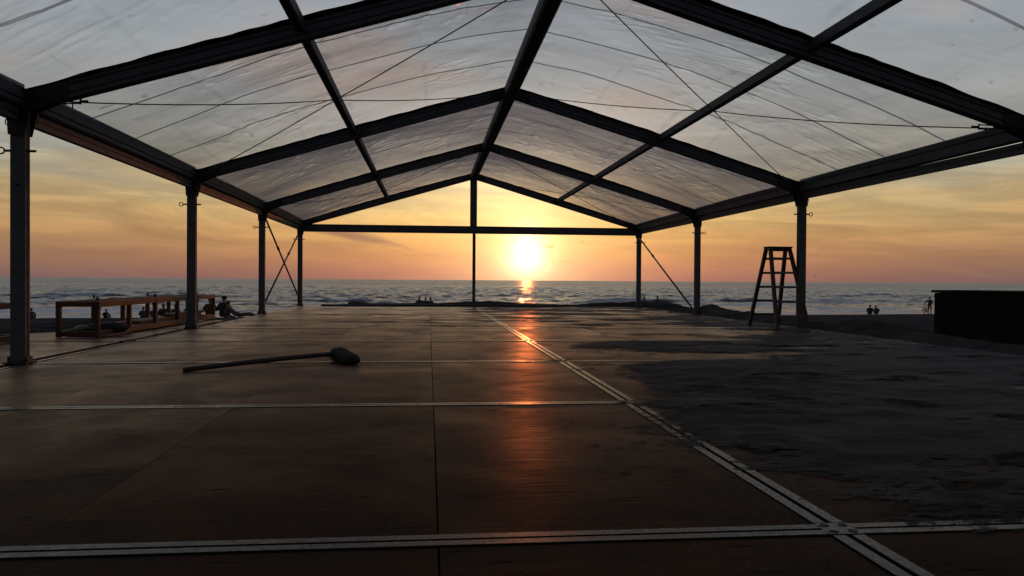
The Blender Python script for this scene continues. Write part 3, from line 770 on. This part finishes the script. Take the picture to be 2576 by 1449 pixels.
# ------------------------------------------------------------------ step ladder
def build_ladder():
    t = empty('step_ladder', (4.47, 12.70, 0))
    tag(t, 'wooden double-sided step ladder standing by the right column', 'ladder')
    o = Vector((4.47, 12.70, 0))
    TOPZ = 1.31
    def frame(fl, fr, tl, tr, name, part):
        fl, fr, tl, tr = (Vector(q)-o for q in (fl, fr, tl, tr))
        for a, b in ((fl, tl), (fr, tr)):
            link('stile', MB().bar(a, b, .050, .062, (0, 1, 0)).mesh('stile', M['ladder_wood'], .003), t)
        for k in range(5):
            f = (.155+.178*k)
            a = fl.lerp(tl, f); b = fr.lerp(tr, f); d = (b-a).normalized()
            rm = MB().bar(a+d*.012, b-d*.012, .06 if part else .045, .036, (0, 0, 1)).mesh('rung', M['ladder_rung_lit'] if part else M['ladder_wood'], .003)
            link('rung', rm, t)
    frame((4.200, 12.10, 0), (4.745, 12.14, 0), (4.325, 12.655, TOPZ), (4.655, 12.665, TOPZ), 'front', True)
    frame((4.225, 13.25, 0), (4.745, 13.27, 0), (4.300, 12.755, TOPZ), (4.635, 12.765, TOPZ), 'rear', False)
    link('top_board', MB().box((-.20, -.085, TOPZ), (.22, .10, TOPZ+.024)).box((-.165, -.055, TOPZ-.055), (.19, -.03, TOPZ-.002)).mesh('top_board', M['ladder_wood'], .003), t)
    link('hinge', MB().tube([(-.17, .01, TOPZ-.03), (.19, .01, TOPZ-.03)], .009, 8).mesh('hinge', M['dark_steel']), t)
build_ladder()

# ------------------------------------------------------------------ broom
def build_broom():
    hc = Vector((-2.01, 7.47, .066)); hd = Vector((.26, -.66, 0)).normalized(); hn = Vector((hd.y, -hd.x, 0))
    t = empty('push_broom', (hc.x, hc.y, 0)); tag(t, 'push broom with long wooden handle lying on the floor', 'broom')
    o = Vector((hc.x, hc.y, 0))
    # bristle head: a rough rounded bar
    rg = random.Random(3); pts = []; rr = []
    N = 26
    mb = MB(); rings = []
    vs_ = []; n = 18
    for i in range(N):
        f = i/(N-1); s = -.30+.60*f
        endr = min(1, (math.sin(math.pi*min(f, .5))/.62 if f < .22 else 1.0), (1.0 if f < .86 else math.sqrt(max(.02, 1-((f-.86)/.14)**2))))
        for k in range(n):
            a = 2*math.pi*k/n
            rad = (.064+.006*rg.uniform(-1, 1))*max(.12, endr)
            wide = 1.25+.35*f
            rad *= 1.08-.42*f
            p = hc-o+hd*s+hn*(math.cos(a)*rad*wide*1.1-.02*f)+Vector((0, 0, math.sin(a)*rad-.026*f))
            p.z = max(.004, p.z); vs_.append(p)
    fs = [(i*n+k, i*n+(k+1) % n, (i+1)*n+(k+1) % n, (i+1)*n+k) for i in range(N-1) for k in range(n)]
    fs += [tuple(range(n-1, -1, -1)), tuple((N-1)*n+k for k in range(n))]
    mb.add(vs_, fs, True)
    head = link('broom_head', mb.mesh('broom_head', M['broom_bristle']), t)
    bm_ = MB()
    for _ in range(420):        # bristle tufts standing out of the head
        f = rg.uniform(.04, .97); a = rg.uniform(-.9, 2.2)
        base = hc-o+hd*(-.30+.60*f)+hn*(math.cos(a)*.066*1.4)+Vector((0, 0, math.sin(a)*.055*(1.08-.42*f)-.026*f))
        d = (hn*math.cos(a)+Vector((0, 0, math.sin(a)*.8-.2))+hd*rg.uniform(-.2, .5)).normalized()
        tip = base+d*rg.uniform(.012, .030); tip.z = max(.004, tip.z); base.z = max(.004, base.z)
        sd = hd*.003
        bm_.add([base-sd, base+sd, tip], [(0, 1, 2)])
    tag(link('bristles', bm_.mesh('bristles', M['broom_bristle']), head), None, None, None, 'stuff')
    j = Vector((-2.115, 7.50, .075)); e = Vector((-3.19, 6.76, .018))
    hp = [e.lerp(j, q/8)-o for q in range(9)]
    for q in range(9): hp[q].z += .006*math.sin(q/8*math.pi)
    link('handle', MB().tube(hp, [.021]*9, 10).mesh('handle', M['broom_wood']), t)
build_broom()

# ------------------------------------------------------------------ timber stillages with lifting loops
def stillage(loc, rz, L, label, posts_y, loops=True):
    t = empty('timber_stillage', loc, rz); tag(t, label, 'stillage', 'timber stillages left of the tent')
    Wd, Hh, S = .52, .455, .055
    wood = M['stillage_wood']
    for s in (-1, 1):
        for k, y in enumerate(posts_y):
            p = link('post', MB().box((-S/2, -S/2, 0), (S/2, S/2, Hh-.002)).mesh('post', wood, .003), t, (s*(Wd/2-S/2), y, 0))
            if loops and (k+(s > 0)) % 2 == 1 and k < 5:
                link('lifting_loop', MB().ring((0, 0, Hh+.038), (.8, 1, 0), .020, .009, 12).box((-.034, -.034, Hh-.10), (.034, .034, Hh-.015)).mesh('lifting_loop', M['dark_steel']), p)
        x = s*(Wd/2-S/2)
        link('top_rail', MB().box((x-.030, .03, Hh-.072), (x+.030, L-.03, Hh)).mesh('top_rail', wood, .003), t)
        link('bottom_rail', MB().box((x-.030, .03, .012), (x+.030, L-.03, .085)).mesh('bottom_rail', wood, .003), t)
    for y in (.0275, L-.0275):
        link('end_rail', MB().box((-Wd/2+.01, y-.024, Hh-.068), (Wd/2-.01, y+.024, Hh-.004)).mesh('end_rail', wood, .003), t)
        link('end_rail', MB().box((-Wd/2+.01, y-.024, .014), (Wd/2-.01, y+.024, .08)).mesh('end_rail', wood, .003), t)
    for y in np.linspace(.3, L-.3, 6):
        link('floor_slat', MB().box((-Wd/2+.065, y-.05, .010), (Wd/2-.065, y+.05, .030)).mesh('floor_slat', wood, .002), t)
    return t
S0 = Vector((-5.595, 10.55, 0)); SR = R(-1.7)
stillage(S0, SR, 4.85, 'long orange-brown timber stillage of rails and posts between the two nearest left columns', [.03, 1.0, 1.95, 2.9, 3.85, 4.82])
stillage((-6.02, 9.75, 0), R(88), 3.0, 'timber stillage cut off by the left edge of the photo', [.03, 1.0, 2.0, 2.97], False)
def beam(x0, x1, y0, y1, z0, z1, label):
    Mx = Matrix.Translation(S0) @ Matrix.Rotation(SR, 4, 'Z')
    c = Vector(((x0+x1)/2, (y0+y1)/2, z0))
    me = MB().box((-(x1-x0)/2, -(y1-y0)/2, 0), ((x1-x0)/2, (y1-y0)/2, z1-z0)).mesh('pine_timber', M['pine_timber'], .004)
    o = link('pine_timber', me); o.matrix_world = Mx @ Matrix.Translation(c) @ Matrix.Rotation(random.uniform(-.004, .004), 4, 'Z')
    tag(o, label, 'timber', 'timbers stacked in the stillage')
beam(.06, .185, 1.25, 4.0, .031, .085, 'lowest pine timber on the tent side of the long stillage')
beam(.055, .18, 1.55, 4.3, .086, .135, 'second pine timber up on the tent side of the long stillage')
beam(.065, .185, 2.75, 4.45, .136, .185, 'topmost short pine timber on the tent side of the long stillage')
beam(-.08, .04, 1.0, 4.6, .031, .085, 'pine timber along the bottom middle of the long stillage')
beam(-.07, .04, .9, 4.2, .086, .135, 'pine timber on the middle of the pile in the long stillage')
beam(-.195, -.10, .75, 4.5, .031, .12, 'pale timber on the seaward side inside the long stillage')
def lumpy(name, c, r, label, seed, cat='bag', group=None):
    bm = bmesh.new(); bmesh.ops.create_icosphere(bm, subdivisions=4, radius=1)
    rg = np.random.default_rng(seed); ks = rg.normal(0, 1, (22, 3))*np.linspace(1.5, 7, 22)[:, None]; ph = rg.uniform(0, 6, 22)
    for v in bm.verts:
        f = sum(math.sin(v.co.dot(Vector(ks[i]))+ph[i])*(1-i/26) for i in range(22))/9
        q = v.co*(1+.30*f); q.z = max(-.75, q.z)
        v.co = Vector((q.x*r[0], q.y*r[1], (q.z+.75)*r[2]))
    me = bpy.data.meshes.new(name); bm.to_mesh(me); bm.free(); me.materials.append(M['plastic_bag'])
    me.polygons.foreach_set('use_smooth', [True]*len(me.polygons))
    o = link(name, me, None, c, (0, 0, seed)); tag(o, label, cat, group); return o
lumpy('rubbish_bag', (-5.44, 11.0, .031), (.10, .26, .085), 'black plastic bag between the posts at the near end of the long stillage', 2, 'bag')
lumpy('rubbish_bag', (-5.67, 10.95, .031), (.09, .22, .060), 'flatter black plastic sack on the seaward side of the long stillage', 4, 'bag')

# ------------------------------------------------------------------ low black boarded bar at the right
def build_bar():
    a = Vector((5.87, 10.70, 0)); b = Vector((8.15, 7.92, 0)); d = (b-a).normalized(); L = (b-a).length
    n = Vector((-d.y, d.x, 0))
    if n.y < 0: n = -n
    t = empty('boarded_bar', a); tag(t, 'low black box of upright boards at the right edge of the floor', 'counter')
    Mx = Matrix(((d.x, n.x, 0), (d.y, n.y, 0), (0, 0, 1))).to_4x4()
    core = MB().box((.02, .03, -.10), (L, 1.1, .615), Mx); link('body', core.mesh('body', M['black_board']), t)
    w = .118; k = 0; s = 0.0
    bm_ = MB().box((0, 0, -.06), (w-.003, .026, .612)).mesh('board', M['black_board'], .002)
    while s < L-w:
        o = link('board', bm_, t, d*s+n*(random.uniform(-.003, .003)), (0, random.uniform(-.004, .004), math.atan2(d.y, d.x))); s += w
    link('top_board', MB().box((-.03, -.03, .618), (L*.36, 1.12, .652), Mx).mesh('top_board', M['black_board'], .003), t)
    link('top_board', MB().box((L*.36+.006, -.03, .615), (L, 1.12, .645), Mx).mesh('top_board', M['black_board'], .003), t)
build_bar()

# ------------------------------------------------------------------ people on the beach
def gz(x, y): return float(ground_z(np.array([x]), np.array([y]))[0])
def person(loc, rz, pose, h, label, top, legs, group=None, hat=None, hair=True, **kw):
    """one continuous skinned body; joints in metres for a 1.75 m figure, facing +Y"""
    J = {}; E = []; RAD = {}
    def j(n, p, r, par=None, tg=None):
        J[n] = Vector(p); RAD[n] = r
        if par: E.append((par, n, tg))
    def arm(s, el_, wr_, sh):
        j('sh%d' % s, sh, .078, 'chest', 'top'); j('el%d' % s, el_, .060, 'sh%d' % s, 'top'); j('wr%d' % s, wr_, .042, 'el%d' % s, 'top')
        w = Vector(wr_); d = (w-Vector(el_)).normalized(); pl = w+d*.07
        j('pa%d' % s, pl, .036, 'wr%d' % s, 'skin')
        sx = d.cross(Vector((0, 1, .3))).normalized()
        for q, ln in enumerate((.062, .075, .07, .055)):
            b = pl+sx*(.024*(q-1.5)); j('f%d%d' % (s, q), b+d*ln*.55, .010, 'pa%d' % s, 'skin'); j('g%d%d' % (s, q), b+d*ln+Vector((0, .012, -.01)), .009, 'f%d%d' % (s, q), 'skin')
        j('t%d' % s, w+d*.045+sx*.05, .011, 'wr%d' % s, 'skin')
    def head(base, lean=(0, 0)):
        b = Vector(base); lx, ly = lean
        j('neck', b, .058, 'chest', 'skin'); j('jaw', b+Vector((lx*.3, .012+ly*.3, .085)), .074, 'neck', 'skin'); j('skull', b+Vector((lx, ly, .175)), .096, 'jaw', 'skin'); j('crown', b+Vector((lx*1.1, ly-.01, .232)), .072, 'skull', 'skin')
        j('nose', b+Vector((lx*.6, .105+ly*.6, .125)), .014, 'jaw', 'skin')
    if pose == 'stand':
        j('pelvis', (0, 0, .95), .160); j('waist', (0, -.01, 1.10), .165, 'pelvis', 'top'); j('chest', (0, -.01, 1.36), .180, 'waist', 'top')
        head((0, 0, 1.50))
        el = kw.get('arms', 'down')
        for s in (-1, 1):
            if el == 'akimbo': arm(s, (s*.36, -.10, 1.16), (s*.20, .08, 1.02), (s*.19, 0, 1.42))
            elif el == 'bike' and s < 0: arm(s, (-.45, .16, 1.24), (-.66, .30, 1.06), (s*.19, 0, 1.42))
            elif el == 'bike': arm(s, (.27, .04, 1.15), (.18, .22, 1.05), (s*.19, 0, 1.42))
            elif el == 'link': arm(s, (s*.33, .02, 1.18), (s*.40, .10, 1.00), (s*.19, 0, 1.42))
            else: arm(s, (s*.25, -.03, 1.13), (s*.26, .05, .88), (s*.19, 0, 1.42))
            j('hip%d' % s, (s*.10, 0, .90), .105, 'pelvis', 'legs'); j('kn%d' % s, (s*.12, .02*s, .50), .068, 'hip%d' % s, 'legs')
            j('an%d' % s, (s*.13, -.02, .085), .045, 'kn%d' % s, 'legs'); j('to%d' % s, (s*.15, .16, .035), .038, 'an%d' % s, 'shoe')
    elif pose == 'sit':
        j('pelvis', (0, 0, .13), .150); j('waist', (0, .03, .30), .140, 'pelvis', 'top'); j('chest', (0, .09, .53), .155, 'waist', 'top')
        head((kw.get('lean', 0)*.3, .15, .67), (kw.get('lean', 0), .02))
        for s in (-1, 1):
            arm(s, (s*.31, .22, .36), (s*.19, .42, .38), (s*.19, .10, .60))
            j('hip%d' % s, (s*.11, .07, .13), .110, 'pelvis', 'legs'); j('kn%d' % s, (s*.20, .42, .42), .068, 'hip%d' % s, 'legs')
            j('an%d' % s, (s*.15, .62, .07), .045, 'kn%d' % s, 'legs'); j('to%d' % s, (s*.16, .80, .045), .038, 'an%d' % s, 'shoe')
    else:   # reclining on the elbows, legs stretched along +X
        j('pelvis', (0, 0, .12), .130); j('waist', (-.15, 0, .20), .125, 'pelvis', 'top'); j('chest', (-.34, 0, .34), .140, 'waist', 'top')
        head((-.42, 0, .46), (-.03, .02))
        for s in (-1, 1):
            arm(s, (-.55, s*.25, .07), (-.34, s*.24, .045), (-.38, s*.17, .40))
            j('hip%d' % s, (.08, s*.10, .12), .100, 'pelvis', 'legs'); j('kn%d' % s, (.50, s*.13, .16 if s < 0 else .20), .066, 'hip%d' % s, 'legs')
            j('an%d' % s, (.92, s*.13, .06), .045, 'kn%d' % s, 'legs'); j('to%d' % s, (.98, s*.14, .20), .036, 'an%d' % s, 'shoe')
    names = list(J); ix = {n: i for i, n in enumerate(names)}
    me = bpy.data.meshes.new('person'); me.from_pydata([J[n] for n in names], [(ix[a], ix[b]) for a, b, _ in E], [])
    ob = bpy.data.objects.new('tmp', me); COL.objects.link(ob)
    md = ob.modifiers.new('skin', 'SKIN'); md.use_smooth_shade = True
    sv = me.skin_vertices[0].data
    for i, n in enumerate(names): sv[i].radius = (RAD[n],)*2 if n not in ('waist', 'chest', 'pelvis') else (RAD[n]*1.12, RAD[n]*.80)
    for i in range(len(names)): sv[i].use_root = (i == 0)
    sb = ob.modifiers.new('sub', 'SUBSURF'); sb.levels = 1; sb.render_levels = 1
    dg = bpy.context.evaluated_depsgraph_get(); out = bpy.data.meshes.new_from_object(ob.evaluated_get(dg))
    bpy.data.objects.remove(ob); bpy.data.meshes.remove(me)
    out.name = 'body'; out.materials.clear()
    order = ['skin', 'top', 'legs', 'shoe']
    for m_ in (M['skin'], M[top], M[legs], M['black_rubber']): out.materials.append(m_)
    segs = [(np.array(J[a]), np.array(J[b]), order.index(tg)) for a, b, tg in E]
    A = np.array([s_[0] for s_ in segs]); B = np.array([s_[1] for s_ in segs]); TG = np.array([s_[2] for s_ in segs])
    cs = np.empty(len(out.polygons)*3); out.polygons.foreach_get('center', cs); cs = cs.reshape(-1, 1, 3)
    AB = (B-A)[None]; tt = np.clip(((cs-A[None])*AB).sum(-1)/np.maximum((AB**2).sum(-1), 1e-9), 0, 1)
    dd = np.linalg.norm(cs-(A[None]+AB*tt[..., None]), axis=-1)
    out.polygons.foreach_set('material_index', TG[dd.argmin(1)].astype(np.int32)); out.polygons.foreach_set('use_smooth', [True]*len(out.polygons))
    t = empty('person', (loc[0], loc[1], loc[2]), rz); t.scale = (h/1.75,)*3
    tag(t, label, 'person', group)
    link('body', out, t)
    sk = J['skull']
    if hair:
        hm = MB(); vs_ = []; fs = []
        for i in range(7):
            ph_ = i/6*1.75
            for k in range(14):
                a = 2*math.pi*k/14; drop = 1.0 if math.sin(a) < .3 else .72
                p = sk+Vector((math.cos(a)*math.sin(ph_*drop)*.104, math.sin(a)*math.sin(ph_*drop)*.112-.012, .012+math.cos(ph_*drop)*.108)); vs_.append(p)
        for i in range(6):
            for k in range(14): fs.append((i*14+k, i*14+(k+1) % 14, (i+1)*14+(k+1) % 14, (i+1)*14+k))
        hm.add(vs_, fs, True); link('hair', hm.mesh('hair', M['hair_dark']), t)
    if hat:
        hm = MB(); c = sk+Vector((0, -.01, .03))
        hm.tube([c+Vector((0, 0, 0)), c+Vector((0, 0, .05)), c+Vector((0, -.005, .09)), c+Vector((0, -.01, .108))], [.112, .110, .088, .03], 14)
        if hat == 'cap': hm.add([c+Vector(q) for q in ((-.075, .09, .02), (.075, .09, .02), (.06, .20, .008), (-.06, .20, .008), (-.075, .09, .03), (.075, .09, .03), (.06, .20, .016), (-.06, .20, .016))], [(3,2,1,0),(4,5,6,7),(0,1,5,4),(1,2,6,5),(2,3,7,6),(3,0,4,7)])
        else: hm.tube([c+Vector((0, 0, 0)), c+Vector((0, 0, .012))], .175, 16)
        link(hat, hm.mesh(hat, M['cloth_e']), t)
    return t
def put(x, y, dz=0.0): return (x, y, gz(x, y)+dz)
person(put(-32.2, 65.5), .2, 'sit', 1.75, 'person sitting alone on the sand at the far left, right of the cut-off stillage', 'cloth_b', 'cloth_e')
person(put(-25.2, 61.8), -.1, 'sit', 1.5, 'small person sitting low on the sand behind the second stillage post', 'cloth_e', 'cloth_e')
G = 'people on the beach left of the tent'
person(put(-21.9, 60.0), .1, 'sit', 1.75, 'person sitting upright, leftmost of the group seen through the long stillage', 'cloth_a', 'cloth_e', G)
person(put(-20.9, 59.0), -.2, 'sit', 1.68, 'person sitting close beside the leftmost of the group behind the stillage', 'cloth_d', 'cloth_b', G, lean=.04)
person(put(-17.3, 50.0), .0, 'sit', 1.85, 'broad person sitting in a dark top in the middle of the group behind the stillage', 'cloth_e', 'cloth_e', G)
person(put(-17.6, 52.3), .3, 'sit', 1.15, 'child sitting to the right of the broad person behind the stillage', 'cloth_c', 'cloth_b', G)
person(put(-16.55, 50.0), .15, 'sit', 1.8, 'dark-clothed person sitting just left of the second left column', 'cloth_b', 'cloth_e', G)
person(put(-15.85, 50.0), -.1, 'sit', 1.8, 'person sitting half hidden behind the second left column', 'cloth_a', 'cloth_e', G)
person(put(-11.84, 40.0), .25, 'sit', 1.80, 'person in a dark red jacket sitting just right of the second left column', 'cloth_c', 'cloth_e', G)
person(put(-11.2, 40.0), .1, 'sit', 1.92, 'person in a brimmed hat sitting upright at the seaward end of the long stillage', 'cloth_e', 'cloth_b', G, hat='sun_hat')
person(put(-9.6, 36.0, -.02), -.15, 'recline', 1.72, 'person lying back on the sand right of the one in the brimmed hat', 'cloth_a', 'cloth_d', G)
G = 'three people by the water beyond the floor'
for (x, h, top, lab, ar) in ((-2.04, 1.78, 'cloth_e', 'leftmost of three people standing close together by the water beyond the floor', 'link'), (-1.52, 1.72, 'cloth_b', 'middle one of three people standing close together by the water beyond the floor', 'link'), (-1.10, 1.70, 'cloth_a', 'rightmost of three people standing close together by the water beyond the floor', 'down')):
    person(put(x, 68.0), 0, 'stand', h, lab, top, 'cloth_e', G, arms=ar)
G = 'two people beyond the sand heap at the far right corner'
person(put(17.6, 68), 0, 'stand', 1.70, 'person seen from the chest up over the sand heap by the far right corner column', 'cloth_e', 'cloth_e', G)
person(put(18.8, 68), 0, 'stand', 1.80, 'taller person over the sand heap right of the far right corner column', 'cloth_b', 'cloth_e', G)
G = 'couple sitting on the beach at the right'
person(put(43.0, 75.5), -.45, 'sit', 1.78, 'left one of a couple sitting on the sand near the right breakers', 'cloth_e', 'cloth_e', G)
person(put(44.0, 76.0), -.35, 'sit', 1.68, 'right one of a couple sitting on the sand near the right breakers', 'cloth_b', 'cloth_e', G, lean=-.05)
CY = put(51.75, 79.0)
person(CY, -1.0, 'stand', 1.80, 'cyclist in a cap standing and holding a bicycle beside the black box', 'cloth_e', 'cloth_e', None, 'cap', arms='bike')

def bicycle(loc, rz):
    t = empty('bicycle', loc, rz); tag(t, 'dark bicycle held upright by the standing cyclist', 'bicycle')
    K = M['black_rubber']; St = M['dark_steel']
    tyre = MB().ring((0, 0, 0), (1, 0, 0), .325, .024, 28).mesh('tyre', K)
    rim = MB().ring((0, 0, 0), (1, 0, 0), .295, .010, 28)
    for k in range(14):
        a = 2*math.pi*k/14; rim.tube([(0, 0, 0), (0, math.cos(a)*.295, math.sin(a)*.295)], .003, 4)
    rim.tube([(-.05, 0, 0), (.05, 0, 0)], .02, 8); rim = rim.mesh('rim', St)
    for y in (-.53, .53):
        w = empty('wheel'); w.parent = t; w.location = (0, y, .349); link('tyre', tyre, w); link('rim', rim, w)
    f = MB(); bb = (0, -.08, .29); hd = (0, .37, .86); sd = (0, -.24, .84)
    f.tube([bb, hd], .022, 8).tube([bb, sd], .02, 8).tube([(0, -.22, .78), hd], .018, 8)
    for s in (-1, 1): f.tube([(s*.05, -.53, .349), bb], .012, 6).tube([(s*.05, -.53, .349), (0, -.22, .78)], .011, 6).tube([(s*.06, .53, .349), (s*.05, .44, .70), (0, .38, .84)], .014, 6)
    link('frame', f.mesh('frame', St), t)
    link('saddle', MB().add([(-.08, -.36, .90), (.08, -.36, .90), (.02, -.10, .90), (-.02, -.10, .90), (-.085, -.36, .94), (.085, -.36, .94), (.025, -.10, .925), (-.025, -.10, .925)], [(3,2,1,0),(4,5,6,7),(0,1,5,4),(1,2,6,5),(2,3,7,6),(3,0,4,7)]).tube([sd, (0, -.25, .90)], .014, 6).mesh('saddle', K, .008), t)
    link('handlebar', MB().tube([(0, .37, .86), (0, .40, 1.0)], .016, 8).tube([(-.34, .34, 1.04), (-.12, .41, 1.0), (.12, .41, 1.0), (.34, .34, 1.04)], .014, 8).mesh('handlebar', St), t)
    link('crank', MB().ring((.04, -.08, .29), (1, 0, 0), .09, .008, 16).tube([(.05, -.08, .29), (.06, -.08, .12)], .012, 6).tube([(-.05, -.08, .29), (-.06, -.08, .46)], .012, 6).box((.06, -.12, .10), (.15, -.04, .125)).box((-.15, -.12, .45), (-.06, -.04, .475)).mesh('crank', St), t)
bicycle((CY[0]-.52, CY[1]-.10, CY[2]), R(-15))

# ------------------------------------------------------------------ gulls
def gull(loc, rz, sp, label):
    v = []; n = 9
    mb = MB().tube([(0, -.22, 0), (0, -.12, 0), (0, .05, .01), (0, .17, .02), (0, .23, .02)], [.012, .045, .06, .04, .01], 8)
    for s in (-1, 1):
        pts = [(0, 0), (.25, .12), (.55, .08), (sp, -.02)]
        for (a, za), (b, zb), ca, cb in zip(pts[:-1], pts[1:], (.10, .09, .06), (.09, .06, .01)):
            mb.add([(s*a, -ca, za), (s*a, ca, za), (s*b, cb-.03, zb), (s*b, -cb-.03, zb), (s*a, -ca, za+.012), (s*a, ca, za+.012), (s*b, cb-.03, zb+.008), (s*b, -cb-.03, zb+.008)], [(3,2,1,0),(4,5,6,7),(0,1,5,4),(1,2,6,5),(2,3,7,6),(3,0,4,7)])
    o = mb.build('gull', M['cloth_e']); o.location = loc; o.scale = (.5, .5, .5); o.rotation_euler = (0, .15, rz)
    tag(o, label, 'bird', 'gulls over the sea')
gull((59.9, 120.2, 1.72), .6, .62, 'small dark gull flying low just right of the column by the ladder')
gull((24.06, 120.2, 1.86), -.4, .66, 'tiny dark gull flying between the sun and the far right corner column')
